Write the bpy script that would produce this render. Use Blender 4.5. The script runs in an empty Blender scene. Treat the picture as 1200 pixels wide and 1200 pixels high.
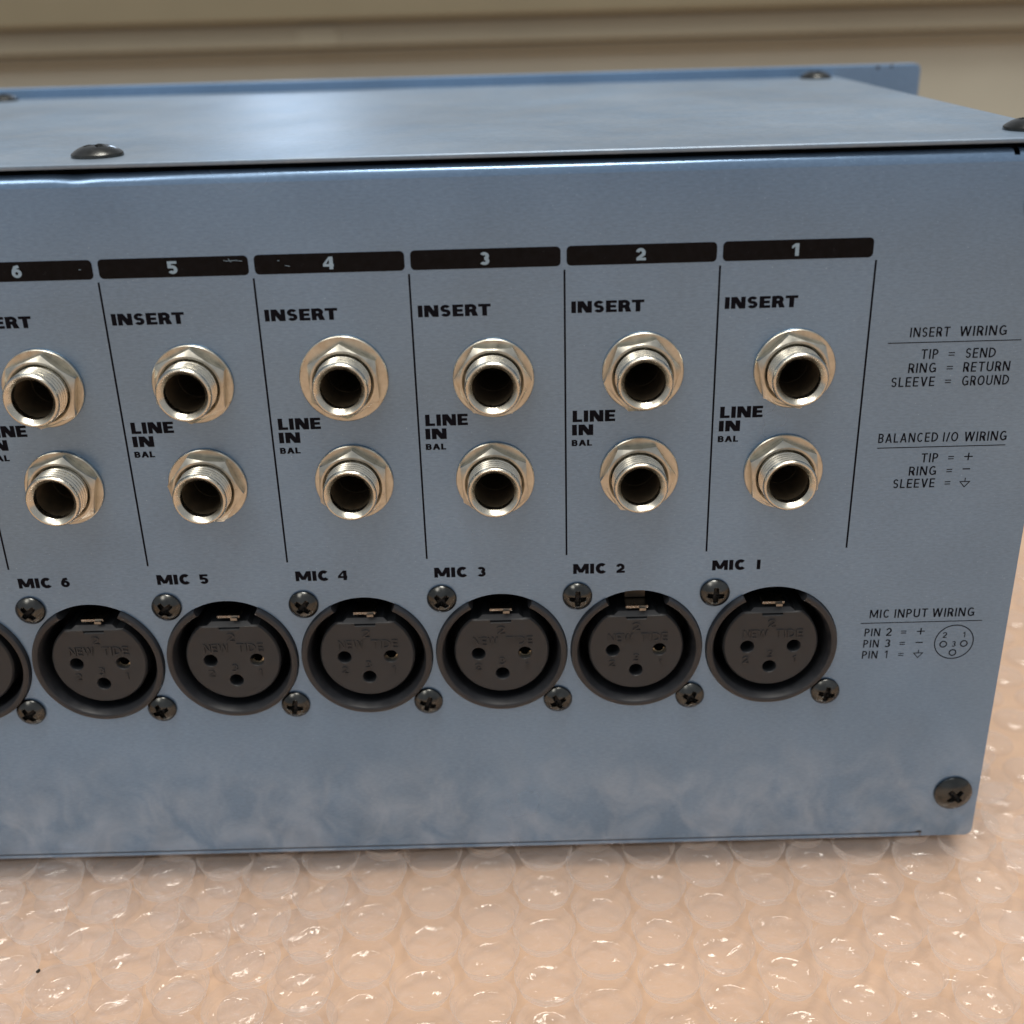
import bpy, bmesh, math, random
from mathutils import Vector, noise
random.seed(7)
S = 0.001          # every figure below is in millimetres
C = bpy.context.scene.collection
sc = bpy.context.scene
R = math.radians
PI = math.pi

# ------------------------------------------------------------------ camera
cam = bpy.data.cameras.new('camera')
cam.sensor_width = 36.0
cam.lens = 1343.6 / 1200 * 36.0
cam.clip_start = 0.01
cam.clip_end = 20
co = bpy.data.objects.new('camera', cam)
co.location = Vector((-59.5585, -186.92, 40.474)) * S
co.rotation_euler = (1.1502, 0.026, -0.007)
cam.dof.use_dof = True
cam.dof.focus_distance = 0.203
cam.dof.aperture_fstop = 14.5
C.objects.link(co)
sc.camera = co

# ------------------------------------------------------------------ light
w = bpy.data.worlds.new('World')
sc.world = w
w.use_nodes = True
wb = w.node_tree.nodes['Background']
wb.inputs[0].default_value = (0.80, 0.84, 0.90, 1)
wb.inputs[1].default_value = 0.46

def area(name, loc, target, size, power, color, size_y=None):
    l = bpy.data.lights.new(name, 'AREA')
    l.shape = 'RECTANGLE'
    l.size = size
    l.size_y = size_y or size
    l.energy = power
    l.color = color
    o = bpy.data.objects.new(name, l)
    o.location = loc
    d = Vector(target) - Vector(loc)
    o.rotation_euler = d.to_track_quat('-Z', 'Y').to_euler()
    C.objects.link(o)
    return o

area('ceiling_light', (0.1, -0.13, 1.9), (-0.06, 0.0, -0.1), 1.1, 50, (1.0, 0.94, 0.86), 0.7)
area('ceiling_light', (-0.9, -0.85, 1.5), (-0.06, 0.0, -0.08), 0.6, 7, (1.0, 0.94, 0.86), 0.6)
area('window_light', (-0.52, 2.4, 0.70), (-0.1, 0.1, 0.0), 0.16, 1.7, (0.62, 0.78, 1.0), 0.30)

sc.view_settings.view_transform = 'Standard'
sc.view_settings.look = 'None'
sc.view_settings.exposure = 0.0
sc.view_settings.gamma = 1.0
sc.render.engine = 'CYCLES'
sc.cycles.transparent_max_bounces = 32
sc.cycles.max_bounces = 8
sc.cycles.use_denoising = True

# ------------------------------------------------------------------ materials
def mat(name):
    m = bpy.data.materials.new(name)
    m.use_nodes = True
    nt = m.node_tree
    return m, nt, nt.nodes['Principled BSDF']

def nd(nt, t, **kw):
    n = nt.nodes.new(t)
    for k, v in kw.items():
        if k.startswith('i_'):
            key = k[2:]
            n.inputs[int(key) if key.isdigit() else key].default_value = v
        else:
            setattr(n, k, v)
    return n

def coords(nt, scale):
    tc = nd(nt, 'ShaderNodeNewGeometry')
    mp = nd(nt, 'ShaderNodeMapping')
    mp.inputs['Scale'].default_value = scale
    nt.links.new(tc.outputs['Position'], mp.inputs['Vector'])
    return mp.outputs[0]

def ramp(nt, fac, stops):
    r = nd(nt, 'ShaderNodeValToRGB')
    e = r.color_ramp.elements
    e[0].position, e[0].color = stops[0]
    e[1].position, e[1].color = stops[-1]
    for p, c in stops[1:-1]:
        x = e.new(p); x.color = c
    nt.links.new(fac, r.inputs[0])
    return r.outputs[0]

def g(v): return (v, v, v, 1)

def paint(name, base, metallic, rough, grain=0.10, scuff=0.0, painted_glow=0.0):
    m, nt, b = mat(name)
    L = nt.links
    n1 = nd(nt, 'ShaderNodeTexNoise', i_Scale=1.0, i_Detail=3.0, i_Roughness=0.6)
    L.new(coords(nt, (900, 900, 3200)), n1.inputs['Vector'])      # fine horizontal grain
    n2 = nd(nt, 'ShaderNodeTexNoise', i_Scale=1.0, i_Detail=4.0, i_Roughness=0.55)
    L.new(coords(nt, (26, 26, 30)), n2.inputs['Vector'])          # large soft unevenness
    n3 = nd(nt, 'ShaderNodeTexNoise', i_Scale=1.0, i_Detail=2.0)
    L.new(coords(nt, (2600, 2600, 2600)), n3.inputs['Vector'])    # specks
    mx = nd(nt, 'ShaderNodeMix', data_type='RGBA', blend_type='MULTIPLY')
    mx.inputs[0].default_value = 1.0
    mx.inputs[6].default_value = (*base, 1)
    L.new(ramp(nt, n1.outputs[0], [(0.3, g(1 - grain)), (0.7, g(1 + grain))]), mx.inputs[7])
    mx2 = nd(nt, 'ShaderNodeMix', data_type='RGBA', blend_type='MULTIPLY')
    mx2.inputs[0].default_value = 1.0
    L.new(mx.outputs[2], mx2.inputs[6])
    L.new(ramp(nt, n2.outputs[0], [(0.3, g(0.90)), (0.7, g(1.08))]), mx2.inputs[7])
    mx3 = nd(nt, 'ShaderNodeMix', data_type='RGBA', blend_type='MIX')
    L.new(ramp(nt, n3.outputs[0], [(0.0, g(0)), (0.68, g(0)), (0.76, g(0.55))]), mx3.inputs[0])
    L.new(mx2.outputs[2], mx3.inputs[6])
    mx3.inputs[7].default_value = (base[0]*1.8+.05, base[1]*1.7+.05, base[2]*1.6+.05, 1)
    out = mx3.outputs[2]
    if scuff:
        n4 = nd(nt, 'ShaderNodeTexNoise', i_Scale=1.0, i_Detail=6.0, i_Roughness=0.7, i_Distortion=0.6)
        L.new(coords(nt, (60, 60, 60)), n4.inputs['Vector'])
        mx4 = nd(nt, 'ShaderNodeMix', data_type='RGBA', blend_type='MIX')
        L.new(ramp(nt, n4.outputs[0], [(0.35, g(0)), (0.62, g(scuff))]), mx4.inputs[0])
        L.new(out, mx4.inputs[6])
        mx4.inputs[7].default_value = (0.36, 0.37, 0.37, 1)
        out = mx4.outputs[2]
    if painted_glow:      # patchy reflected glow of the wrap, painted into the colour along the panel foot
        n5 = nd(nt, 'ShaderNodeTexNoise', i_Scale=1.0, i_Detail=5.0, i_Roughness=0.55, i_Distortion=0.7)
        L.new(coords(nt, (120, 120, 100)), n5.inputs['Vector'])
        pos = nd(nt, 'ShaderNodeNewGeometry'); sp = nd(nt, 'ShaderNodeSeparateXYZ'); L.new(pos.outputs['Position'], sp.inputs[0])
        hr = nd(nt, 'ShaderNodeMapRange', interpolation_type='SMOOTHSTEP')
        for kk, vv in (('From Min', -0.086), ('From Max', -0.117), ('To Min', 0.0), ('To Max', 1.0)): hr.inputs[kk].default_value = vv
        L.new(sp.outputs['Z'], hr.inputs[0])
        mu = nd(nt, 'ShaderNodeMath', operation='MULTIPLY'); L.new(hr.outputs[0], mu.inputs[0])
        L.new(ramp(nt, n5.outputs[0], [(0.38, g(0)), (0.70, g(painted_glow * 1.6))]), mu.inputs[1])
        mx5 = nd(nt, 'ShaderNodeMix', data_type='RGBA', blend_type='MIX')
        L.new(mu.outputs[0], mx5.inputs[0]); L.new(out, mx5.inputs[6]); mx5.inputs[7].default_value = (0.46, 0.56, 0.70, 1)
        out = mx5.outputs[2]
    L.new(out, b.inputs['Base Color'])
    b.inputs['Metallic'].default_value = metallic
    L.new(ramp(nt, n2.outputs[0], [(0.3, g(rough - 0.05)), (0.7, g(rough + 0.06))]), b.inputs['Roughness'])
    bp = nd(nt, 'ShaderNodeBump', i_Strength=0.16, i_Distance=0.00005)
    L.new(n1.outputs[0], bp.inputs['Height'])
    L.new(bp.outputs[0], b.inputs['Normal'])
    return m

PANEL = paint('blue_metallic_paint', (0.185, 0.288, 0.435), 0.62, 0.22, painted_glow=0.32)
TOP = paint('scuffed_blue_paint', (0.175, 0.245, 0.33), 0.45, 0.40, 0.10, 0.22)
FRONT = paint('front_blue_paint', (0.155, 0.255, 0.40), 0.35, 0.38)
NUMPAINT = paint('bare_numeral_paint', (0.27, 0.40, 0.53), 0.5, 0.3)
EDGE = paint('worn_cover_edge', (0.34, 0.37, 0.42), 0.6, 0.4, 0.3)

def simple(name, base, metallic=0.0, rough=0.5, var=0.15, nscale=800, bump=0.0, spec=0.5):
    m, nt, b = mat(name)
    n = nd(nt, 'ShaderNodeTexNoise', i_Scale=1.0, i_Detail=4.0)
    nt.links.new(coords(nt, (nscale,) * 3), n.inputs['Vector'])
    a = tuple(x * (1 - var) for x in base) + (1,)
    c = tuple(min(1, x * (1 + var)) for x in base) + (1,)
    nt.links.new(ramp(nt, n.outputs[0], [(0.3, a), (0.7, c)]), b.inputs['Base Color'])
    b.inputs['Metallic'].default_value = metallic
    nt.links.new(ramp(nt, n.outputs[0], [(0.3, g(rough * 0.85)), (0.7, g(rough * 1.15))]), b.inputs['Roughness'])
    if bump:
        bp = nd(nt, 'ShaderNodeBump', i_Strength=bump, i_Distance=0.00008)
        nt.links.new(n.outputs[0], bp.inputs['Height'])
        nt.links.new(bp.outputs[0], b.inputs['Normal'])
    b.inputs['Specular IOR Level'].default_value = spec
    return m

INK = simple('black_print', (0.006, 0.006, 0.009), 0, 0.6, 0.2, spec=0.03)
BARINK = simple('black_bar_print', (0.004, 0.004, 0.005), 0, 0.24, 0.3, spec=0.09)
NICKEL = simple('nickel', (0.64, 0.61, 0.52), 1.0, 0.27, 0.08, 900, 0.15)
NICKEL2 = simple('dull_nickel', (0.55, 0.53, 0.455), 1.0, 0.32, 0.14, 700, 0.25)
DARK = simple('dark_socket', (0.010, 0.009, 0.008), 0, 0.8, 0.3, spec=0.15)
BORE = simple('bore_plastic', (0.085, 0.066, 0.042), 0, 0.5, 0.25)
RECSHADE = simple('painted_recess_shade', (0.012, 0.011, 0.010), 0, 0.6, 0.3)  # shade inside the screw recess, put in as a near-black colour
LATCH = simple('dark_latch_metal', (0.12, 0.095, 0.07), 0.8, 0.4)
PLASTIC = simple('black_plastic', (0.018, 0.020, 0.024), 0, 0.42, 0.12, 500, 0.10)
FACE = simple('socket_face_plastic', (0.020, 0.023, 0.027), 0, 0.50, 0.10, 600, 0.15)
SCREW = simple('black_nickel_screw', (0.078, 0.080, 0.077), 1.0, 0.24, 0.25, 500, 0.2)
CONTACT = simple('contact_metal', (0.80, 0.70, 0.50), 1.0, 0.25)
TAB = simple('latch_metal', (0.26, 0.25, 0.23), 1.0, 0.3)
INNER = simple('bare_inner_metal', (0.02, 0.02, 0.022), 0.0, 0.6)
WALLM = simple('beige_board', (0.375, 0.385, 0.33), 0, 0.5, 0.05, 12)
RAILM = simple('beige_rail', (0.25, 0.24, 0.185), 0, 0.5, 0.05, 12)
UPPERM = simple('brown_board', (0.185, 0.166, 0.11), 0, 0.5, 0.06, 12)
DUST = simple('dark_dust', (0.02, 0.016, 0.012), 0, 0.8)

def film(name, milk, lo, hi, tint=(0.97, 0.95, 0.94), gl=0.09, bump=0.0):
    """clear polythene: mostly see-through, a little milky, glossy; denser at grazing angles"""
    m = bpy.data.materials.new(name); m.use_nodes = True
    nt = m.node_tree; nt.nodes.clear(); L = nt.links
    out = nd(nt, 'ShaderNodeOutputMaterial')
    tr = nd(nt, 'ShaderNodeBsdfTransparent'); tr.inputs[0].default_value = (*tint, 1)
    df = nd(nt, 'ShaderNodeBsdfDiffuse'); df.inputs[0].default_value = (*milk, 1)
    tl = nd(nt, 'ShaderNodeBsdfTranslucent'); tl.inputs[0].default_value = (*milk, 1)
    gs = nd(nt, 'ShaderNodeBsdfGlossy'); gs.inputs['Roughness'].default_value = gl
    dm = nd(nt, 'ShaderNodeMixShader'); dm.inputs[0].default_value = 0.5
    L.new(df.outputs[0], dm.inputs[1]); L.new(tl.outputs[0], dm.inputs[2])
    lw = nd(nt, 'ShaderNodeLayerWeight', i_Blend=0.35)
    mr = nd(nt, 'ShaderNodeMapRange'); mr.inputs['To Min'].default_value = lo; mr.inputs['To Max'].default_value = hi
    L.new(lw.outputs['Facing'], mr.inputs[0])
    m1 = nd(nt, 'ShaderNodeMixShader')
    L.new(mr.outputs[0], m1.inputs[0]); L.new(tr.outputs[0], m1.inputs[1]); L.new(dm.outputs[0], m1.inputs[2])
    lf = nd(nt, 'ShaderNodeLayerWeight', i_Blend=0.5)      # 1 - |cos|, the same on both faces of the film
    pw = nd(nt, 'ShaderNodeMath', operation='POWER'); L.new(lf.outputs['Facing'], pw.inputs[0]); pw.inputs[1].default_value = 4.0
    fr = nd(nt, 'ShaderNodeMath', operation='MULTIPLY_ADD', use_clamp=True)
    L.new(pw.outputs[0], fr.inputs[0]); fr.inputs[1].default_value = 0.42; fr.inputs[2].default_value = 0.065
    m2 = nd(nt, 'ShaderNodeMixShader')
    L.new(fr.outputs[0], m2.inputs[0]); L.new(m1.outputs[0], m2.inputs[1]); L.new(gs.outputs[0], m2.inputs[2])
    if bump:
        n = nd(nt, 'ShaderNodeTexNoise', i_Scale=1.0, i_Detail=3.0, i_Distortion=1.0)
        L.new(coords(nt, (260, 260, 260)), n.inputs['Vector'])
        bp = nd(nt, 'ShaderNodeBump', i_Strength=bump, i_Distance=0.0006)
        L.new(n.outputs[0], bp.inputs['Height'])
        for s in (gs, df): L.new(bp.outputs[0], s.inputs['Normal'])
        L.new(bp.outputs[0], lf.inputs['Normal'])
    L.new(m2.outputs[0], out.inputs[0])
    return m

BUBBLE = film('bubble_film', (0.96, 0.91, 0.87), 0.03, 0.60, (0.998, 0.996, 0.994), gl=0.065, bump=0.8)
SHEET = film('flat_film', (0.92, 0.86, 0.81), 0.055, 0.36, (0.99, 0.985, 0.98), gl=0.09, bump=0.8)

# table: peach-tan board, more yellow beyond
m, nt, b = mat('pale_wood_table')
n1 = nd(nt, 'ShaderNodeTexNoise', i_Scale=1.0, i_Detail=5.0, i_Distortion=0.8)
nt.links.new(coords(nt, (5, 90, 90)), n1.inputs['Vector'])
nt.links.new(ramp(nt, n1.outputs[0], [(0.3, (0.45, 0.293, 0.183, 1)), (0.7, (0.52, 0.342, 0.216, 1))]), b.inputs['Base Color'])
b.inputs['Roughness'].default_value = 0.5
TABLE = m

# ------------------------------------------------------------------ mesh helpers
class MB:
    def __init__(s): s.v = []; s.f = []
    def add(s, vs, fs):
        o = len(s.v); s.v += vs; s.f += [tuple(i + o for i in f) for f in fs]
    def box(s, x0, x1, y0, y1, z0, z1):
        s.add([(x, y, z) for x in (x0, x1) for y in (y0, y1) for z in (z0, z1)],
              [(0, 1, 3, 2), (4, 6, 7, 5), (0, 4, 5, 1), (2, 3, 7, 6), (0, 2, 6, 4), (1, 5, 7, 3)])
    def lathe(s, prof, n=64, fn=None, cap0=False, cap1=False):
        """axis = y, prof = [(radius, y)]; fn(angle, r, y, i) may change a point"""
        vs = []
        for i, (r, y) in enumerate(prof):
            for k in range(n):
                a = 2 * PI * k / n
                rr, yy = fn(a, r, y, i) if fn else (r, y)
                vs.append((rr * math.cos(a), yy, rr * math.sin(a)))
        fs = []
        for i in range(len(prof) - 1):
            for k in range(n):
                k2 = (k + 1) % n
                fs.append((i * n + k, i * n + k2, (i + 1) * n + k2, (i + 1) * n + k))
        if cap0: fs.append(tuple(range(n - 1, -1, -1)))
        if cap1: fs.append(tuple((len(prof) - 1) * n + k for k in range(n)))
        s.add(vs, fs)
    def build(s, name, m, parent=None, smooth=False, loc=(0, 0, 0), angle=None, recalc=True):
        me = bpy.data.meshes.new(name)
        me.from_pydata([(x * S, y * S, z * S) for x, y, z in s.v], [], s.f)
        if recalc:
            bm = bmesh.new(); bm.from_mesh(me)
            bmesh.ops.recalc_face_normals(bm, faces=bm.faces)
            bm.to_mesh(me); bm.free()
        if smooth:
            me.shade_smooth()
            if angle: me.set_sharp_from_angle(angle=R(angle))
        me.materials.append(m)
        return link(name, me, parent, loc)

def link(name, me, parent=None, loc=(0, 0, 0), rot=0):
    o = bpy.data.objects.new(name, me)
    o.location = Vector(loc) * S
    if rot: o.rotation_euler = (0, rot, 0)
    C.objects.link(o)
    if parent:
        o.parent = parent
        if parent.type == 'EMPTY': o.location -= parent.location
    return o

def empty(name, loc, label, cat):
    o = bpy.data.objects.new(name, None)
    o.empty_display_size = 0.02
    o.location = Vector(loc) * S
    o['label'] = label; o['category'] = cat
    C.objects.link(o)
    return o

def bevel(o, width, seg=2):
    md = o.modifiers.new('bevel', 'BEVEL'); md.width = width * S; md.segments = seg; md.limit_method = 'ANGLE'
    return o

# ------------------------------------------------------------------ lettering
def ribbon(pts, wd, closed=False):
    """flat ribbon of width wd along pts (mitred) -> list of quads"""
    n = len(pts); out = []
    L, Rr = [], []
    for i in range(n):
        if closed: a, c = pts[i - 1], pts[(i + 1) % n]
        else: a, c = pts[max(i - 1, 0)], pts[min(i + 1, n - 1)]
        p = pts[i]
        def unit(u, v):
            d = math.hypot(v[0] - u[0], v[1] - u[1]) or 1
            return ((v[0] - u[0]) / d, (v[1] - u[1]) / d)
        d1 = unit(a, p) if (a != p) else unit(p, c)
        d2 = unit(p, c) if (c != p) else d1
        t = (d1[0] + d2[0], d1[1] + d2[1]); q = math.hypot(*t) or 1
        t = (t[0] / q, t[1] / q); nrm = (-t[1], t[0])
        k = max(0.4, nrm[0] * -d1[1] + nrm[1] * d1[0])
        h = wd / 2 / k
        L.append((p[0] + nrm[0] * h, p[1] + nrm[1] * h)); Rr.append((p[0] - nrm[0] * h, p[1] - nrm[1] * h))
    for i in range(n if closed else n - 1):
        j = (i + 1) % n
        out.append([L[i], L[j], Rr[j], Rr[i]])
    return out

def arc(cx, cy, rx, ry, a0, a1, n=None):
    n = n or max(4, int(abs(a1 - a0) / 12))
    return [(cx + rx * math.cos(R(a0 + (a1 - a0) * i / n)), cy + ry * math.sin(R(a0 + (a1 - a0) * i / n))) for i in range(n + 1)]

def glyph(ch, w, k):
    """-> (width, [piece, ...]) with cap height 1; a piece is a list of polygons on one level.
    w = stroke weight, k = overall width factor"""
    P = []
    h = w * 0.74 if w > 0.2 else w          # horizontals a little thinner in the heavy face
    def rect(x0, y0, x1, y1): P.append([[(x0, y0), (x1, y0), (x1, y1), (x0, y1)]])
    def poly(*p): P.append([list(p)])
    def path(pts, ww=None, closed=False): P.append(ribbon(pts, (ww or w) * (.84 if w > .2 and ch in 'S2356' else 1), closed))
    a = w / 2
    if ch == ' ': return (0.42 * k + w * 0.4, P)
    if ch == 'I': rect(0, 0, w, 1); return (w, P)
    if ch == 'L': W = 0.50 * k + w * .3; rect(0, 0, w, 1); rect(w, 0, W, h); return (W, P)
    if ch == 'T': W = 0.66 * k + w * .2; rect(0, 1 - h, W, 1); rect(W / 2 - a, 0, W / 2 + a, 1 - h); return (W, P)
    if ch == 'E':
        W = 0.54 * k + w * .3; rect(0, 0, w, 1); rect(w, 0, W, h); rect(w, 1 - h, W, 1); rect(w, .5 - h / 2, W * .93, .5 + h / 2); return (W, P)
    if ch == 'N':
        W = 0.70 * k + w * .45; rect(0, 0, w * .95, 1); rect(W - w * .95, 0, W, 1)
        poly((0, 1), (w * 1.25, 1), (W, 0), (W - w * 1.25, 0)); return (W, P)
    if ch == 'M':
        W = 0.86 * k + w * .7; rect(0, 0, w * .9, 1); rect(W - w * .9, 0, W, 1)
        poly((0, 1), (w * 1.15, 1), (W / 2 + w * .5, .12), (W / 2 - w * .5, .12))
        poly((W, 1), (W - w * 1.15, 1), (W / 2 - w * .5, .12), (W / 2 + w * .5, .12)); return (W, P)
    if ch == 'A':
        W = 0.72 * k + w * .5
        poly((0, 0), (w * 1.05, 0), (W / 2 + w * .55, 1), (W / 2 - w * .55, 1))
        poly((W, 0), (W - w * 1.05, 0), (W / 2 - w * .55, 1), (W / 2 + w * .55, 1)); rect(W * .25, .24, W * .75, .24 + h * .85); return (W, P)
    if ch == 'V':
        W = 0.66 * k + w * .5
        poly((0, 1), (w * 1.05, 1), (W / 2 + w * .52, 0), (W / 2 - w * .52, 0))
        poly((W, 1), (W - w * 1.05, 1), (W / 2 - w * .52, 0), (W / 2 + w * .52, 0)); return (W, P)
    if ch == 'W':
        W = 0.98 * k + w * .9; q = W / 4
        for x0, x1 in ((a, q), (W - a, W - q), (2 * q, q), (2 * q, 3 * q)):
            poly((x0 - w * .52, 1), (x0 + w * .52, 1), (x1 + w * .52, 0), (x1 - w * .52, 0))
        return (W, P)
    if ch in 'RPB':
        W = 0.56 * k + w * .45
        rect(0, 0, w, 1)
        yb = .46 if ch != 'B' else .52
        ry = (1 - h / 2 - yb) / 2; cy = yb + ry; rx = min(W - a - w * .9, ry * 1.05); cx = W - a - rx
        if ch == 'B': cx -= w * .1
        P.append(ribbon([(w, 1 - h / 2)] + arc(cx, cy, rx, ry, 90, -90) + [(w, yb)], w if w < .2 else w * .88))
        if ch == 'R': poly((w * 1.2, yb), (w * 2.3 if w > .2 else w * 2.6 + .12 * k, yb), (W + w * .25, 0), (W - w * .95, 0))
        if ch == 'B':
            ry = (yb - h / 2) / 2; cy = h / 2 + ry
            P.append(ribbon([(w, yb)] + arc(cx + w * .1, cy, rx, ry, 90, -90) + [(w, h / 2)], w if w < .2 else w * .88))
        return (W, P)
    if ch == 'D':
        W = 0.70 * k + w * .4; rect(0, 0, w, 1)
        rx = min(W - a - w, .48 * k + .02); P.append(ribbon([(w, 1 - h / 2)] + arc(W - a - rx, .5, rx, .5 - h / 2, 90, -90, 20) + [(w, h / 2)], w * (.92 if w > .2 else 1)))
        return (W, P)
    if ch == 'O': W = 0.76 * k + w * .4; path(arc(W / 2, .5, W / 2 - a, .5 - a, 0, 348, 29), closed=True); return (W, P)
    if ch in 'CG':
        W = (0.70 if ch == 'C' else .74) * k + w * .3
        path(arc(W / 2 + .02, .5, W / 2 - a, .5 - h / 2, 48, 318, 26))
        if ch == 'G': rect(W * .56, .5 - h, W, .5); rect(W - w * .95, .06, W, .5 - h)
        return (W, P)
    if ch == 'U':
        W = 0.66 * k + w * .4; r = W / 2 - a
        path([(a, 1)] + arc(W / 2, max(r, .3), r, max(r, .3) - a, 180, 360, 18) + [(W - a, 1)]); return (W, P)
    if ch == 'S':
        W = 0.52 * k + w * .4; rx = W / 2 - a; ry = (1 - h) / 4
        path(arc(W / 2, 1 - h / 2 - ry, rx, ry, 25, 262, 18) + arc(W / 2, h / 2 + ry, rx, ry, 82, -155, 18), w * .95); return (W, P)
    if ch == '1':
        W = 0.32 * k + w * .6; rect(W - w, 0, W, 1); poly((0, .80), (0, .80 - h), (W - w, .90 - h * .8), (W - w, 1)); return (W + .04, P)
    if ch == '2':
        W = 0.54 * k + w * .35; rx = W / 2 - a; ry = .27
        path(arc(W / 2, 1 - a - ry, rx, ry, 165, -25, 16) + [(a * 1.1, h * .6)]); rect(a * .5, 0, W, h); return (W, P)
    if ch == '3':
        W = 0.52 * k + w * .35; rx = W / 2 - a; ry = (1 - h) / 4
        path(arc(W / 2, 1 - h / 2 - ry, rx * .92, ry, 150, -90, 16)); path(arc(W / 2, h / 2 + ry, rx, ry, 90, -150, 16)); return (W, P)
    if ch == '4':
        W = 0.60 * k + w * .35; rect(W * .58, 0, W * .58 + w, 1); rect(0, .22, W, .22 + h)
        poly((0, .22 + h), (0, .22), (w * .3, .22), (W * .58 + w * .5, 1), (W * .58, 1)); return (W, P)
    if ch == '5':
        W = 0.52 * k + w * .35; rx = W / 2 - a; ry = .5 * (.60 - h)
        rect(w * .15, 1 - h, W * .95, 1); rect(w * .15, .45, w * 1.0, 1 - h)
        path([(w * .3, .56)] + arc(W / 2, h / 2 + ry + .03, rx, ry + .03, 105, -150, 20)); return (W, P)
    if ch == '6':
        W = 0.56 * k + w * .35; r = W / 2 - a; ry = .32 - a * .6
        path(arc(W / 2, a + ry, r, ry, 0, 346, 25), closed=True)
        path([(W * .78, 1 - a * .5), (W * .42, .86), (a * 1.2, .58), (a, a + ry)]); return (W, P)
    if ch == '7': W = 0.54 * k + w * .3; rect(0, 1 - h, W, 1); poly((W, 1 - h), (W - w * 1.2, 1 - h), (W * .12, 0), (W * .12 + w * 1.1, 0)); return (W, P)
    if ch == '/': W = .34 * k; poly((0, 0), (w, 0), (W + w * .3, 1), (W - w * .7, 1)); return (W, P)
    if ch == '=': W = .58; rect(0, .22, W, .22 + w); rect(0, .58, W, .58 + w); return (W, P)
    if ch == '+': W = .86; rect(0, .5 - a, W, .5 + a); rect(W / 2 - a, .06, W / 2 + a, .5 - a); rect(W / 2 - a, .5 + a, W / 2 + a, .94); return (W, P)
    if ch == '-': W = .78; rect(0, .5 - a, W, .5 + a); return (W, P)
    raise ValueError(ch)

def text_pieces(s, x0, x1, z1, z0, wt, k=1.0, gap=0.15):
    """lay the string out between x0..x1 and z0..z1 (mm)"""
    x = 0; all_ = []
    for i, ch in enumerate(s):
        W, P = glyph(ch, wt, k)
        for p in P: all_.append([[(u + x, v) for u, v in q] for q in p])
        x += W + (gap if i < len(s) - 1 else 0)
    sx = (x1 - x0) / x; sz = z1 - z0
    return [[[(x0 + u * sx, z0 + v * sz) for u, v in q] for q in p] for p in all_]

def print_mesh(name, pieces, m, parent, y=-0.03, step=0.004, thick=0.0):
    mb = MB()
    for i, p in enumerate(pieces):
        yy = y - (i % 7) * step
        for q in p:
            n = len(q)
            if thick:
                mb.add([(u, yy, v) for u, v in q] + [(u, yy + thick, v) for u, v in q],
                       [tuple(range(n))] + [(k, (k + 1) % n, n + (k + 1) % n, n + k) for k in range(n)])
            else:
                mb.add([(u, yy, v) for u, v in q], [tuple(range(n))])
    return mb.build(name, m, parent, recalc=False)

# ================================================================== SETTING
ZT, ZB = 18.6, -118.3          # top of cover, underside of unit
WR = -118.3                    # crest of the bubbles
D = 153.0                      # depth of the box
tb = MB(); tb.box(-900, 900, -900, 900, -150, -124.6)
t = tb.build('table_top', TABLE); t['kind'] = 'structure'

cab = empty('cabinet', (-60, 520, -124.5), 'beige cabinet front with a protruding horizontal rail, blurred behind the blue unit', 'cabinet')
q = MB(); q.box(-900, 900, 516, 530, -124.5, 11.9); bevel(q.build('lower_board', WALLM, cab), 1)
q = MB(); q.box(-900, 900, 511, 530, 12.0, 18.2); bevel(q.build('rail', RAILM, cab), 1.5)
q = MB(); q.box(-900, 900, 506, 530, 18.3, 31.9); bevel(q.build('middle_board', RAILM, cab), 1.5)
q = MB(); q.box(-900, 900, 501, 530, 32.0, 95.0); bevel(q.build('upper_board', UPPERM, cab), 2)
q = MB(); q.box(-175, -152, 505.2, 507, 18.8, 30.5); bevel(q.build('raised_block', RAILM, cab), 3, 4)  # low rounded block on the middle board, hinting at a pale spot

# ================================================================== THE UNIT
unit = empty('audio_rack_unit', (-185, 76, ZB), 'blue metal rack audio unit seen from behind, with jack columns above round mic sockets', 'audio unit')
XL, XR = -402.0, 31.7

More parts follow.
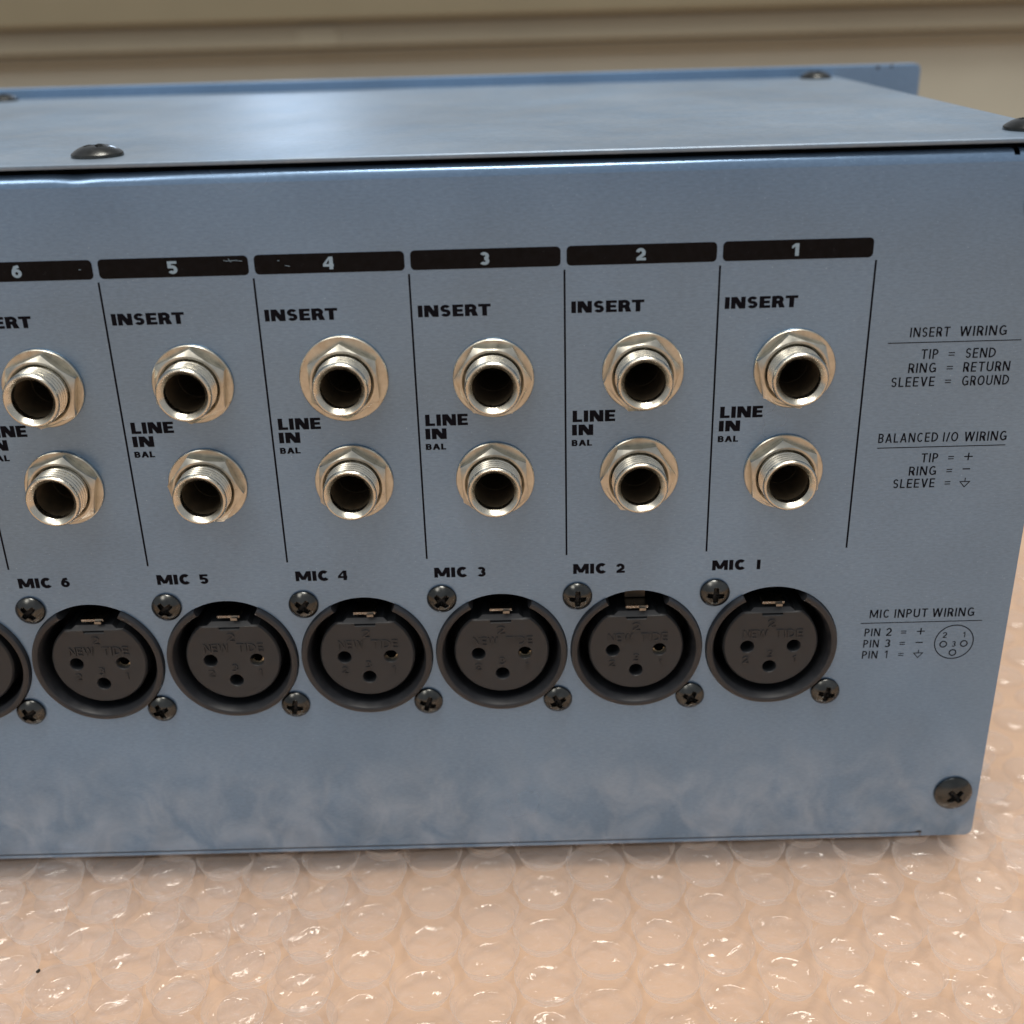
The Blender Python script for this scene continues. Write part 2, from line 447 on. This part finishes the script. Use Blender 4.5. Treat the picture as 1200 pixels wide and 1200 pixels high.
# ---- rear panel with real round openings
JX = {1: (-12.32, -17.95, -12.66, -36.75), 2: (-37.85, -17.87, -38.2, -36.55), 3: (-63.0, -18.05, -63.3, -36.65), 4: (-88.1, -17.55, -88.1, -36.45), 5: (-113.95, -17.7, -113.9, -36.5), 6: (-139.2, -17.95, -139.05, -36.1), 7: (-164.5, -18, -164.4, -36.4)}
def rear_panel():
    bm = bmesh.new()
    def loop(pts):
        vs = [bm.verts.new((x * S, 0, z * S)) for x, z in pts]
        for i in range(len(vs)): bm.edges.new((vs[i], vs[(i + 1) % len(vs)]))
    zt = 15.1
    out = [(XL, -117.15), (20.1, -117.15), (20.5, -116.82), (21.3, -116.8), (21.5, -117.0), (21.35, -117.45), (21.15, -118.2), (30.2, -118.2)]
    out += [(30.2 + 1.5 * math.sin(R(a)), -116.7 - 1.5 * math.cos(R(a))) for a in range(15, 91, 15)]
    out += [(XR, zt), (21.2, zt), (20.3, zt)]
    out += [(x, zt) for x in range(16, -400, -4)] + [(XL, zt)]
    loop(out)
    for k in range(-1, 7):
        cx = -12.3 - 25.4 * k if k >= 0 else None
        if cx is None: continue
        loop([(cx + 12.45 * math.cos(2 * PI * i / 72), -72.0 + 12.45 * math.sin(2 * PI * i / 72)) for i in range(72)])
    for jx in JX.values():
        for hx, hz in ((jx[0], jx[1]), (jx[2], jx[3])):
            loop([(hx + 4.7 * math.cos(2 * PI * i / 32), hz + 4.7 * math.sin(2 * PI * i / 32)) for i in range(32)])
    bmesh.ops.triangle_fill(bm, edges=bm.edges[:], use_beauty=True)
    for f in bm.faces:
        f.normal_update()
        if f.normal.y > 0: f.normal_flip()
    # the rolled top edge, with a small dent
    def roll(xs, jmax=6):
        rows = []
        for j in range(7):
            a = R(90 * j / 6); r = 1.9
            row = []
            for x in xs:
                dent = 0.30 * math.exp(-((x + 128) / 2.6) ** 2) + 0.12 * math.exp(-((x + 121) / 5) ** 2) + 0.05 * noise.noise(Vector((x * .09, 0, 3)))
                row.append(bm.verts.new((x * S, (r * (1 - math.cos(a)) + dent * math.sin(a)) * S, (zt + r * math.sin(a) - 0.6 * dent * math.sin(a)) * S)))
            rows.append(row)
        for j in range(jmax):
            for i in range(len(xs) - 1):
                f = bm.faces.new((rows[j][i], rows[j][i + 1], rows[j + 1][i + 1], rows[j + 1][i])); f.smooth = True
    roll([20.3 - 1.2 * i for i in range(353)][::-1])
    roll([21.2 + 1.05 * i for i in range(11)])
    roll([20.3, 20.75, 21.2], 2)
    me = bpy.data.meshes.new('rear_panel'); bm.to_mesh(me); bm.free()
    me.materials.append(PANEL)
    o = link('rear_panel', me, unit)
    return o
panel = rear_panel()

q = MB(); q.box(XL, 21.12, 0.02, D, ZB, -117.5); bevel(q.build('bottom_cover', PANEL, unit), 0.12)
q = MB(); q.box(XL, 21.7, 0.06, 1.4, -117.49, -116.8); q.build('seam_gap', INNER, unit)
q = MB(); q.box(XL, XR + .3, 0.25, D, 17.85, ZT); top = bevel(q.build('top_cover', TOP, unit), 0.22, 3)
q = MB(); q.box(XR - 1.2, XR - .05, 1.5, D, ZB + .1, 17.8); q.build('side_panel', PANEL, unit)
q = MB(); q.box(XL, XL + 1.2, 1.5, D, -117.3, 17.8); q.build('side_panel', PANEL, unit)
q = MB(); q.box(XL + 1.3, XR - 1.3, 15.5, 16.5, -117.2, 17.7); q.build('inner_plate', INNER, unit)
# rack-ear front panel, with its rounded corner
q = MB()
pts = [(XL - 24, -117.8), (55.9, -117.8), (55.9, 19.4)] + [(54.1 + 1.8 * math.cos(R(a)), 19.5 + 1.8 * math.sin(R(a))) for a in range(15, 91, 15)] + [(XL - 24, 21.3)]
n = len(pts)
q.add([(x, D + .1, z) for x, z in pts] + [(x, D + 3.1, z) for x, z in pts],
      [tuple(range(n)), tuple(range(2 * n - 1, n - 1, -1))] + [(i, (i + 1) % n, n + (i + 1) % n, n + i) for i in range(n)])
bevel(q.build('front_panel', FRONT, unit), 0.3)
# paint chips
for x, z, s in ((43.9, 20.6, .5), (47.6, 20.8, .4), (46.2, 14.2, .28)):
    q = MB(); q.lathe([(0.02, -0.02), (s, -0.02), (s * 1.1, 0.05)], 9, lambda a, r, y, i: (r * (1 + .35 * math.sin(3 * a + x)), y))
    q.build('paint_chip', INNER, unit, loc=(x, D + .07, z))

# ---- printed column headings, lines and words
def roundrect(x0, x1, z0, z1, r):
    p = []
    for cx, cz, a0 in ((x1 - r, z0 + r, -90), (x1 - r, z1 - r, 0), (x0 + r, z1 - r, 90), (x0 + r, z0 + r, 180)):
        p += [(cx + r * math.cos(R(a0 + t)), cz + r * math.sin(R(a0 + t))) for t in range(0, 91, 18)]
    return p

for k in range(0, 7):
    X0 = -25.4 * (k + 1); dz = -0.03 * k
    num = k + 1
    bar = print_mesh('channel_bar', [[roundrect(X0 + .42, X0 + 24.85, 0.62 + dz, 3.82 + dz, .75)]], BARINK, unit, y=-0.03)
    bar['label'] = 'black heading bar of channel %d' % num
    W = 1.72
    print_mesh('numeral', text_pieces(str(num), X0 + 11.6, X0 + 11.6 + (W if num != 1 else 1.25), 3.22 + dz, 1.18 + dz, 0.28, 1.1), NUMPAINT, bar, y=-0.055)
    if k < 6: print_mesh('divider_line', [[[(X0 + .06 - .16, -51.95), (X0 + .06 + .16, -51.95), (X0 + .06 + .16, -.05), (X0 + .06 - .16, -.05)]]], INK, panel)
    j = -25.4 * k
    BW = .30
    def word(s, x0, x1, z1, z0, wt=BW, k_=1.12, gap=.10):
        print_mesh('lettering', text_pieces(s, x0, x1, z1, z0, wt, k_, gap), INK, panel)
    word('INSERT', -24.25 + j, -12.18 + j, -5.32, -7.28)
    word('LINE', -24.12 + j, -16.78 + j, -24.36, -26.42)
    word('IN', -24.22 + j, -20.56 + j, -26.92, -28.86)
    word('BAL', -24.3 + j, -20.74 + j, -29.72, -30.82, .27, 1.1, .10)
    word('MIC', -24.15 + j, -17.95 + j, -53.84, -55.84, .30)
    if num == 1: word('I', -16.0 + j, -15.35 + j, -53.92, -55.86, 1.0)
    else: word(str(num), -16.4 + j, -14.7 + j, -53.92, -55.86, .29)
print_mesh('divider_line', [[[(-.10, -51.95), (.22, -51.95), (.22, .15), (-.10, .15)]]], INK, panel)

TW = 0.125
def thin(s, x0, x1, z1, z0, k_=.78, gap=.17):
    print_mesh('lettering', text_pieces(s, x0, x1, z1, z0, TW, k_, gap), INK, panel)
def rule(x0, x1, z):
    print_mesh('rule_line', [[[(x0, z - .075), (x1, z - .075), (x1, z + .075), (x0, z + .075)]]], INK, panel)
def ground(cx, zt):
    p = [ribbon([(cx - .85, zt - .72), (cx + .85, zt - .72), (cx, zt - 1.75)], .15, True), ribbon([(cx, zt), (cx, zt - .66)], .15)]
    print_mesh('ground_symbol', p, INK, panel)
thin('INSERT', 7.05, 13.7, -11.32, -12.98); thin('WIRING', 15.35, 23.2, -11.32, -13.02); rule(3.5, 25.9, -13.92)
for s, x0, x1, z in (('TIP', 9.35, 12.2, -15.12), ('RING', 7.45, 12.15, -17.52), ('SLEEVE', 4.83, 12.18, -19.95)):
    thin(s, x0, x1, z, z - 1.7); thin('=', 13.95, 14.98, z - .28, z - 1.5)
thin('SEND', 16.85, 21.9, -15.13, -16.84); thin('RETURN', 16.77, 24.65, -17.56, -19.28); thin('GROUND', 16.85, 24.85, -19.98, -21.72)
thin('BALANCED', 3.68, 14.05, -30.08, -31.8); thin('I/O', 14.95, 17.55, -30.12, -31.85); thin('WIRING', 18.65, 26.0, -30.14, -31.9); rule(3.65, 26.0, -32.76)
for s, x0, x1, z in (('TIP', 11.6, 14.53, -33.96), ('RING', 9.72, 14.5, -36.4), ('SLEEVE', 7.2, 14.53, -38.75)):
    thin(s, x0, x1, z, z - 1.7); thin('=', 16.32, 17.3, z - .28, z - 1.5)
thin('+', 19.1, 20.6, -33.97, -35.55); thin('-', 19.13, 20.47, -36.3, -37.9); ground(19.85, -38.8)
thin('MIC', 5.73, 9.4, -65.0, -66.75); thin('INPUT', 10.35, 16.5, -65.0, -66.8); thin('WIRING', 17.4, 25.2, -65.02, -66.85); rule(4.2, 26.9, -67.84)
for s, n_, z in (('PIN', '2', -68.98), ('PIN', '3', -71.43), ('PIN', '1', -73.86)):
    thin(s, 5.15, 8.05, z, z - 1.68); thin(n_, 9.15 if n_ != '1' else 9.4, 10.22 if n_ != '1' else 10.0, z, z - 1.68); thin('=', 11.98, 12.98, z - .3, z - 1.5)
thin('+', 14.95, 16.45, -69.05, -70.66); thin('-', 15.0, 16.35, -71.45, -73.1); ground(15.75, -73.85)
def circ(cx, cz, r, wd, n=48): return ribbon([(cx + r * math.cos(2 * PI * i / n), cz + r * math.sin(2 * PI * i / n)) for i in range(n)], wd, True)
print_mesh('pin_diagram', [circ(22.22, -72.35, 3.62, .19, 64), circ(20.27, -72.8, .62, .22, 28), circ(24.15, -72.76, .62, .22, 28), circ(22.25, -74.68, .62, .22, 28)], INK, panel)
thin('2', 19.9, 20.72, -70.2, -71.42); thin('1', 23.75, 24.2, -70.25, -71.42); thin('3', 21.85, 22.62, -72.2, -73.38)

# hairline scratches on two of the printed bars
for pts in ([(-106.1, 3.0), (-105.6, 2.86), (-104.2, 2.95), (-103.1, 2.8)], [(-105.3, 3.25), (-104.9, 2.7)], [(-96.2, 1.9), (-95.4, 1.75)], [(-97.4, 2.7), (-97.0, 2.72)], [(-129.8, 2.1), (-129.4, 2.15)]):
    print_mesh('scratch', [ribbon(pts, .07)], NUMPAINT, unit, y=-.045)

# ---- screws (phillips, real recess)
def screw_mesh(name, r, h, cross, flat=0.0):
    mb = MB(); N = 112
    rings = [i / 22 for i in range(23)]
    def hz(x, z, rr):
        d = h * (1 - (rr / r) ** 2.6 * .72) if rr < r else h * .28
        dep = 0
        aw, al = cross * .20, cross
        for u, v in ((x, z), (z, x)):
            ww = aw * (1.0 + .25 * (1 - abs(v) / al)) if abs(v) < al else 0
            if ww and abs(u) < ww * 1.35:
                e = min(1, (ww * 1.35 - abs(u)) / (ww * .5)) * min(1, (al - abs(v)) / (al * .16))
                dep = max(dep, e * (0.62 * h + .26 * h * (1 - abs(v) / al)))
        return -(d - dep)
    vs = [(0, hz(0, 0, 0), 0)]; fs = []
    for i, t_ in enumerate(rings[1:]):
        # denser rings inside the recess
        rr = r * (t_ ** .95)
        for k in range(N):
            a = 2 * PI * k / N
            x, z = rr * math.cos(a), rr * math.sin(a)
            vs.append((x, hz(x, z, rr), z))
    for k in range(N): fs.append((0, 1 + (k + 1) % N, 1 + k))
    m_ = len(rings) - 1
    for i in range(m_ - 1):
        for k in range(N):
            a, b_ = 1 + i * N + k, 1 + i * N + (k + 1) % N
            fs.append((a, b_, b_ + N, a + N))
    o0 = 1 + (m_ - 1) * N
    for rr, y in ((r * 1.015, -h * .18), (r * 1.01, -.02), (r * .9, .1)):
        o1 = len(vs)
        for k in range(N):
            a = 2 * PI * k / N; vs.append((rr * math.cos(a), y, rr * math.sin(a)))
        for k in range(N): fs.append((o0 + k, o0 + (k + 1) % N, o1 + (k + 1) % N, o1 + k))
        o0 = o1
    mb.add(vs, fs)
    me = bpy.data.meshes.new(name)
    me.from_pydata([(x * S, y * S, z * S) for x, y, z in mb.v], [], mb.f)
    bm = bmesh.new(); bm.from_mesh(me); bmesh.ops.recalc_face_normals(bm, faces=bm.faces); bm.to_mesh(me); bm.free()
    me.shade_smooth(); me.set_sharp_from_angle(angle=R(32)); me.materials.append(SCREW); me.materials.append(RECSHADE)
    for p in me.polygons:
        c = p.center / S; rr = math.hypot(c.x, c.z)
        if rr < cross * 1.05 and -c.y < h * (1 - (rr / r) ** 2.6 * .72) - .35 * h: p.material_index = 1
    return me
small = screw_mesh('socket_screw', 2.72, 1.75, 1.55)
big = screw_mesh('cover_screw', 3.75, 1.7, 1.75)
topm = screw_mesh('top_screw', 4.15, 1.9, 2.1)

# ---- jacks
def jack_meshes():
    out = {}
    mb = MB(); prof = [(4.62, 0.3)]
    y = -0.6
    while y > -5.2:
        prof += [(4.68, y), (4.68, y - .2), (4.28, y - .5), (4.28, y - .6), (4.68, y - .9)]; y -= .9
    prof += [(4.66, -6.15), (4.50, -6.45), (4.36, -6.58), (4.18, -6.60), (4.08, -6.52), (3.62, -5.95), (3.46, -5.75), (3.45, -4.4)]
    mb.lathe(prof, 72); out['barrel'] = (mb, NICKEL, 30)
    mb = MB(); mb.lathe([(3.45, -4.4), (3.42, 3), (3.30, 3.2), (3.28, 15), (.1, 15)], 48); out['bore'] = (mb, BORE, 30)
    mb = MB(); mb.lathe([(4.6, -.05), (6.75, -.05), (6.88, -.2), (6.88, -.55), (6.75, -.68), (4.6, -.70)], 80); out['washer'] = (mb, NICKEL2, 30)
    mb = MB()
    af = 5.72
    def hexr(a):
        a = (a % (PI / 3)) - PI / 6
        return af / math.cos(a)
    N = 96
    def fn(a, r, y, i):
        if i in (1,): return hexr(a), -.72
        if i in (2,): rr = hexr(a); return rr, y + max(0, (rr - 5.55)) * .62
        return r, y
    mb.lathe([(4.9, -.72), (6, -.72), (6, -2.55), (5.55, -2.6), (5.2, -2.62), (4.95, -2.35), (4.82, -1.9), (4.82, -.8)], N, fn)
    out['nut'] = (mb, NICKEL2, 22)
    return out
jm = {}
for n_, (mb, m_, an) in jack_meshes().items():
    o = mb.build(n_, m_, None, True, angle=an); jm[n_] = o.data; bpy.data.objects.remove(o)
jack_xz = {}
INS = {1: (938, 447), 2: (756.5, 450), 3: (577.5, 456), 4: (399, 457.5), 5: (215.5, 463.5), 6: (37, 470)}
wo = {(1, 0): (.35, .15, 18), (2, 0): (.25, .2, 50), (3, 0): (.1, .0, 2), (4, 0): (-.1, .1, 28), (5, 0): (.1, .0, 36), (6, 0): (-.1, .2, 40), (7, 0): (0, 0, 10),
      (1, 1): (.1, .2, 24), (2, 1): (.3, .2, 57), (3, 1): (.1, .1, 27), (4, 1): (.1, .1, 33), (5, 1): (.1, .15, 8), (6, 1): (-.05, .0, 42), (7, 1): (0, 0, 10)}
for k in range(1, 8):
    for rowi in (0, 1):
        x, z = JX[k][2 * rowi:2 * rowi + 2]
        dx, dz, rot = wo[(k, rowi)]
        j = link('phone_jack', jm['barrel'], unit, (x, 0, z))
        j['label'] = ('insert jack' if rowi == 0 else 'line input jack') + ' of channel %d' % k
        link('bore', jm['bore'], j)
        wsh = link('washer', jm['washer'], j, (dx, 0, dz), rot=.3 * k)
        if (k, rowi) == (4, 0): wsh.scale = (1.09, 1, 1.09); wsh['label'] = 'wider round washer'
        link('nut', jm['nut'], j, (0, 0, 0), rot=R(rot))

# ---- mic sockets
def ring_sector(mb, prof, a0, a1, n):
    """prof closed loop (r,y), swept from a0 to a1 degrees, capped"""
    m_ = len(prof); vs = []; fs = []
    for i in range(n + 1):
        a = R(a0 + (a1 - a0) * i / n)
        for r, y in prof: vs.append((r * math.cos(a), y, r * math.sin(a)))
    for i in range(n):
        for j in range(m_):
            j2 = (j + 1) % m_
            fs.append((i * m_ + j, i * m_ + j2, (i + 1) * m_ + j2, (i + 1) * m_ + j))
    fs.append(tuple(range(m_))); fs.append(tuple(n * m_ + j for j in range(m_ - 1, -1, -1)))
    mb.add(vs, fs)
xm = {}
mb = MB()
ring_sector(mb, [(12.32, 10), (12.32, -.55), (12.2, -.85), (11.95, -1.0), (11.45, -1.0), (11.2, -.85), (10.85, -.1), (10.72, .8), (10.6, 10)], 118.5, 421.5, 84)
xm['rim'] = (mb, PLASTIC, 34)
mb = MB(); mb.lathe([(12.42, 1.2), (12.42, 12), (8.0, 12)], 72); xm['shell'] = (mb, DARK, 30)
def face_mesh():
    bm = bmesh.new(); Rr = 8.65
    holes = [(-4.38, -.42, 1.36), (4.42, -.45, 1.36), (.05, -4.85, 1.36)]
    def loop(pts):
        vs = [bm.verts.new((x * S, 0, z * S)) for x, z in pts]
        for i in range(len(vs)): bm.edges.new((vs[i], vs[(i + 1) % len(vs)]))
        return vs
    cut = math.degrees(math.acos(6.75 / Rr)) if Rr > 6.75 else 0
    outl = []
    for i in range(81):
        a = 90 + cut + (360 - 2 * cut) * i / 80
        outl.append((Rr * math.cos(R(a)), Rr * math.sin(R(a))))
    # notch under the latch
    outl += [(2.0, 6.75), (1.9, 6.1), (-1.9, 6.1), (-2.0, 6.75)]
    ov = loop(outl)
    hv = [loop([(cx + r * math.cos(2 * PI * i / 32), cz + r * math.sin(2 * PI * i / 32)) for i in range(32)]) for cx, cz, r in holes]
    bmesh.ops.triangle_fill(bm, edges=bm.edges[:], use_beauty=True)
    def skirt(vs, scale, y, c=(0, 0)):
        nv = [bm.verts.new((c[0] * S + (v.co.x - c[0] * S) * scale, y * S, c[1] * S + (v.co.z - c[1] * S) * scale)) for v in vs]
        for i in range(len(vs)):
            j = (i + 1) % len(vs); bm.faces.new((vs[i], vs[j], nv[j], nv[i]))
        return nv
    a = skirt(ov, 1.035, .32); skirt(a, 1.0, 11)
    for vs, (cx, cz, r) in zip(hv, holes):
        b_ = skirt(vs, .93, .15, (cx, cz)); skirt(b_, 1.0, 9, (cx, cz))
    bmesh.ops.recalc_face_normals(bm, faces=bm.faces)
    me = bpy.data.meshes.new('insert_face'); bm.to_mesh(me); bm.free(); me.materials.append(FACE)
    return me
facem = face_mesh()
for n_ in list(xm):
    mb, m_, an = xm[n_]; o = mb.build(n_, m_, None, True, angle=an); xm[n_] = o.data; bpy.data.objects.remove(o)
def tmp(mb, name, m_):
    o = mb.build(name, m_); me = o.data; bpy.data.objects.remove(o); return me
# wedge behind the flat cut on the face, sloping back towards the latch
mb = MB(); mb.add([(-4.6, .02, 6.7), (4.6, .02, 6.7), (3.4, .75, 7.6), (-3.4, .75, 7.6), (-4.6, 6, 6.7), (4.6, 6, 6.7), (3.4, 6, 7.6), (-3.4, 6, 7.6)],
                  [(0, 1, 2, 3), (3, 2, 6, 7), (0, 3, 7, 4), (1, 5, 6, 2)])
wedge = tmp(mb, 'key_ledge', FACE)
mb = MB(); mb.add([(-2.0, .35, 8.35), (2.1, .35, 8.35), (2.1, .2, 8.9), (-2.0, .2, 8.9), (-2.0, 9, 7.6), (2.1, 9, 7.6), (2.1, 9, 8.2), (-2.0, 9, 8.2)],
                  [(0, 1, 2, 3), (3, 2, 6, 7), (0, 4, 5, 1), (0, 3, 7, 4), (1, 5, 6, 2)])
mb.box(.5, 1.7, -.1, .3, 8.0, 8.5)
tabm = tmp(mb, 'latch_tab', TAB)
mb = MB(); mb.box(-1.9, 1.9, 4.2, 4.6, 8.8, 12.3); tab2 = tmp(mb, 'release_tab', LATCH)
mb = MB(); ring_sector(mb, [(1.22, 1.1), (1.22, 4), (1.0, 4), (.95, 1.1)], 200, 350, 14); cont = tmp(mb, 'contact', CONTACT)
emb = []
emb += text_pieces('2', -.75, .75, 5.45, 3.75, .13)
emb += text_pieces('NEW', -5.3, -.7, 3.2, 1.45, .13)
emb += text_pieces('TIDE', .9, 5.9, 3.2, 1.45, .13)
emb += text_pieces('3', -.6, .65, -1.3, -2.85, .13)
emb += text_pieces('2', -5.1, -3.9, -2.5, -3.95, .13)
emb += text_pieces('1', 4.5, 5.1, -2.5, -3.95, .13)
o = print_mesh('embossed_lettering', emb, FACE, None, y=-.22, step=.002, thick=.22); embm = o.data; bpy.data.objects.remove(o)

SCR = {1: ((-23.46, -60.39), (-1.28, -82.43)), 2: ((-48.8, -60.35), (-27.26, -82.51)), 3: ((-73.83, -60.14), (-52.62, -82.6)),
       4: ((-99.41, -60.62), (-77.5, -82.32)), 5: ((-124.72, -60.41), (-103.06, -82.32)), 6: ((-149.91, -60.37), (-128.84, -82.5)), 7: ((-175.3, -60.4), (-154.14, -82.5))}
FZ = {1: 0, 2: 0, 3: 0, 4: 0, 5: 0, 6: 0, 7: 0}
rots = {1: (3, 12), 2: (2, 30), 3: (48, 62), 4: (40, 20), 5: (52, 8), 6: (50, 68), 7: (20, 55)}
for k in range(1, 8):
    cx = -12.32 - 25.4 * (k - 1)
    x = link('mic_socket', xm['rim'], unit, (cx, 0, -72.0))
    x['label'] = 'round three-pin microphone socket of channel %d' % k
    link('shell', xm['shell'], x)
    link('insert_face', facem, x, (0, .25, 0))
    link('key_ledge', wedge, x, (0, .27, 0))
    link('embossed_lettering', embm, x, (0, .25, 0))
    link('latch_tab', tabm, x, (0, .3, .15 if k != 2 else .0))
    if k == 2: link('release_tab', tab2, x)
    if k >= 2: link('contact', cont, x, (4.42, .2, -.45))
    for (sx, sz), rt in zip(SCR[k], rots[k]):
        link('screw', small, unit, (sx, -.02, sz), rot=R(rt))
link('screw', big, unit, (26.55, -.02, -107.4), rot=R(48))['label'] = 'corner screw at the bottom of the rear panel'
link('screw', big, unit, (26.75, -.02, 8.3), rot=R(20))
def top_screw(x, y, a):
    o = link('screw', topm, unit, (x, y, ZT + .02)); o.rotation_euler = (R(-90), 0, R(a)); o['label'] = 'domed screw on the top cover'
for x, y, a in ((-127.1, 10.2, 35), (26.9, 11.5, 10), (25.2, 147.0, 20), (-197.6, 147.0, 50), (-280, 10.2, 5)): top_screw(x, y, a)

# ================================================================== BUBBLE WRAP
wrap = empty('bubble_wrap', (0, 0, 0), 'clear bubble wrap sheet with round crinkled bubbles spread under the blue unit', 'bubble wrap')
BASE = -119.0
def bubble_mesh(i, r=5.05, h=3.3, squash=1.0):
    rnd = random.Random(i); mb = MB(); N = 40
    off = Vector((rnd.uniform(0, 90), rnd.uniform(0, 90), 0))
    prof = []
    for t_ in range(17):
        u = t_ / 16
        prof.append(u)
    am = rnd.uniform(.35, 1.05); tilt = rnd.uniform(-.25, .25); tdir = rnd.uniform(0, 6.28)
    vs = []; fs = []
    for j, u in enumerate(prof):
        # super-ellipse dome: steep wall, soft shoulder, flat crown
        a = u * PI / 2
        rr = r * (max(0, 1 - u ** 3.2)) ** .5 + .75 * max(0, 1 - u / .2) ** 2 if u < 1 else 0
        zz = h * (1 - (1 - u) ** 2.4) ** .62 * squash
        for k in range(N):
            th = 2 * PI * k / N
            x, y = rr * math.cos(th), rr * math.sin(th)
            cz = abs(noise.noise(Vector((x * .9, y * .9, 9)) + off)); cr2 = abs(noise.noise(Vector((x * .35 + y * .2, y * .3, 2)) + off))
            crown = max(0, u - .25) / .75
            nz = noise.noise(Vector((x * .42, y * .42, 0)) + off) * am + abs(noise.noise(Vector((x * .8, y * .55, 4)) + off)) * -.55 * am
            z = zz - crown * (.9 * max(0, .16 - cz) + 1.6 * max(0, .12 - cr2)) * (.6 + am) + crown * (nz * 1.0 + tilt * (x * math.cos(tdir) + y * math.sin(tdir)) * .35)
            pr = 1 + .035 * noise.noise(Vector((math.cos(th) * 1.4, math.sin(th) * 1.4, i * 3.1)))
            vs.append((x * pr, y * pr, -max(z, 0)))
    for j in range(16):
        for k in range(N):
            k2 = (k + 1) % N; fs.append((j * N + k, j * N + k2, (j + 1) * N + k2, (j + 1) * N + k))
    me = bpy.data.meshes.new('bubble')
    me.from_pydata([(x * S, y * S, z * S) for x, y, z in vs], [], fs)
    bm = bmesh.new(); bm.from_mesh(me); bmesh.ops.remove_doubles(bm, verts=bm.verts, dist=1e-6); bmesh.ops.recalc_face_normals(bm, faces=bm.faces); bm.to_mesh(me); bm.free()
    me.shade_smooth(); me.materials.append(BUBBLE)
    return me
bub = [bubble_mesh(i) for i in range(16)]
def base_z(x, y):
    z = BASE + .60 * noise.noise(Vector((x * .028, y * .028, 1.7))) + .25 * noise.noise(Vector((x * .08, y * .08, 5)))
    return min(z, -118.75) if (x < 32 and y > -2) else z
rnd = random.Random(3)
cnt = 0
for ci in range(-11, 11):
    for ri in range(-5, 16):
        sk = .35 * math.sin(ci * .7)
        x = -67.3 + 10.95 * ci + .02 * ri * 11 * .3 + rnd.uniform(-.6, .6)
        y = -16.3 - 0.0 + 11.4 * ri + (5.7 if ci % 2 else 0) + sk + rnd.uniform(-.5, .5)
        if x < 26 and y > 10: continue
        if y > 12 and x > 30 + .62 * y + 38: continue
        if y > 138: continue
        under = False
        me = bub[rnd.randrange(16)]
        o = link('bubble', me, wrap, (x, y, base_z(x, y) - .12))
        o.rotation_euler = (0, 0, rnd.uniform(0, 6.28)); cnt += 1
        if not under:
            o.scale = (rnd.uniform(.95, 1.06), rnd.uniform(.95, 1.06), rnd.uniform(.85, 1.05))
print('bubbles', cnt)
# film sheet carrying the bubbles
def sheet(name, z0, amp, x0, x1, y0, y1, st, seed):
    nx = int((x1 - x0) / st) + 1; ny = int((y1 - y0) / st) + 1
    vs = []
    for j in range(ny):
        for i in range(nx):
            x = x0 + i * st; y = y0 + j * st
            vs.append((x, y, base_z(x, y) + z0 + amp * noise.noise(Vector((x * .22, y * .22, seed))) + amp * .5 * noise.noise(Vector((x * .6, y * .6, seed)))))
    fs = [(j * nx + i, j * nx + i + 1, (j + 1) * nx + i + 1, (j + 1) * nx + i) for j in range(ny - 1) for i in range(nx - 1)]
    mb = MB(); mb.add(vs, fs)
    return mb.build(name, SHEET, wrap, True)
sheet('upper_film', .0, .22, -215, 118, -260, 142, 1.9, 2.0)
# the lower layer of the folded wrap: bubbles facing down under the film, joined because they hardly show singly
mb = MB(); N = 20
for ci in range(-16, 18):
    for ri in range(-13, 16):
        u_ = 11.1 * ci; v_ = 11.6 * ri + (5.8 if ci % 2 else 0); x = -63 + .956 * u_ - .292 * v_; y = -2 + .292 * u_ + .956 * v_
        if (x < 20 and y > 14) or y > 138 or y < -75 or -95 < x < 34: continue
        vs = []; fs = []
        for j in range(5):
            a = j / 4 * PI / 2; rr = 4.9 * math.cos(a) ** .5 if j < 4 else .5; zz = 1.5 * math.sin(a)
            for k in range(N):
                vs.append((x + rr * math.cos(2 * PI * k / N), y + rr * math.sin(2 * PI * k / N), BASE - 5.4 + zz))
        for j in range(4):
            for k in range(N):
                k2 = (k + 1) % N; fs.append((j * N + k, j * N + k2, (j + 1) * N + k2, (j + 1) * N + k))
        mb.add(vs, fs)
lo = mb.build('lower_bubble_layer', SHEET, wrap, True); lo['kind'] = 'stuff'

# a crumb lying on the wrap
q = MB(); q.lathe([(.05, -.25), (.42, -.1), (.35, .15), (.05, .3)], 8, lambda a, r, y, i: (r * (1 + .4 * math.sin(2 * a)), y))
d = q.build('dust_speck', DUST, None, loc=(-148.8, -30.0, -118.6)); d['label'] = 'tiny dark speck of dirt lying on the bubble wrap'; d['category'] = 'speck'
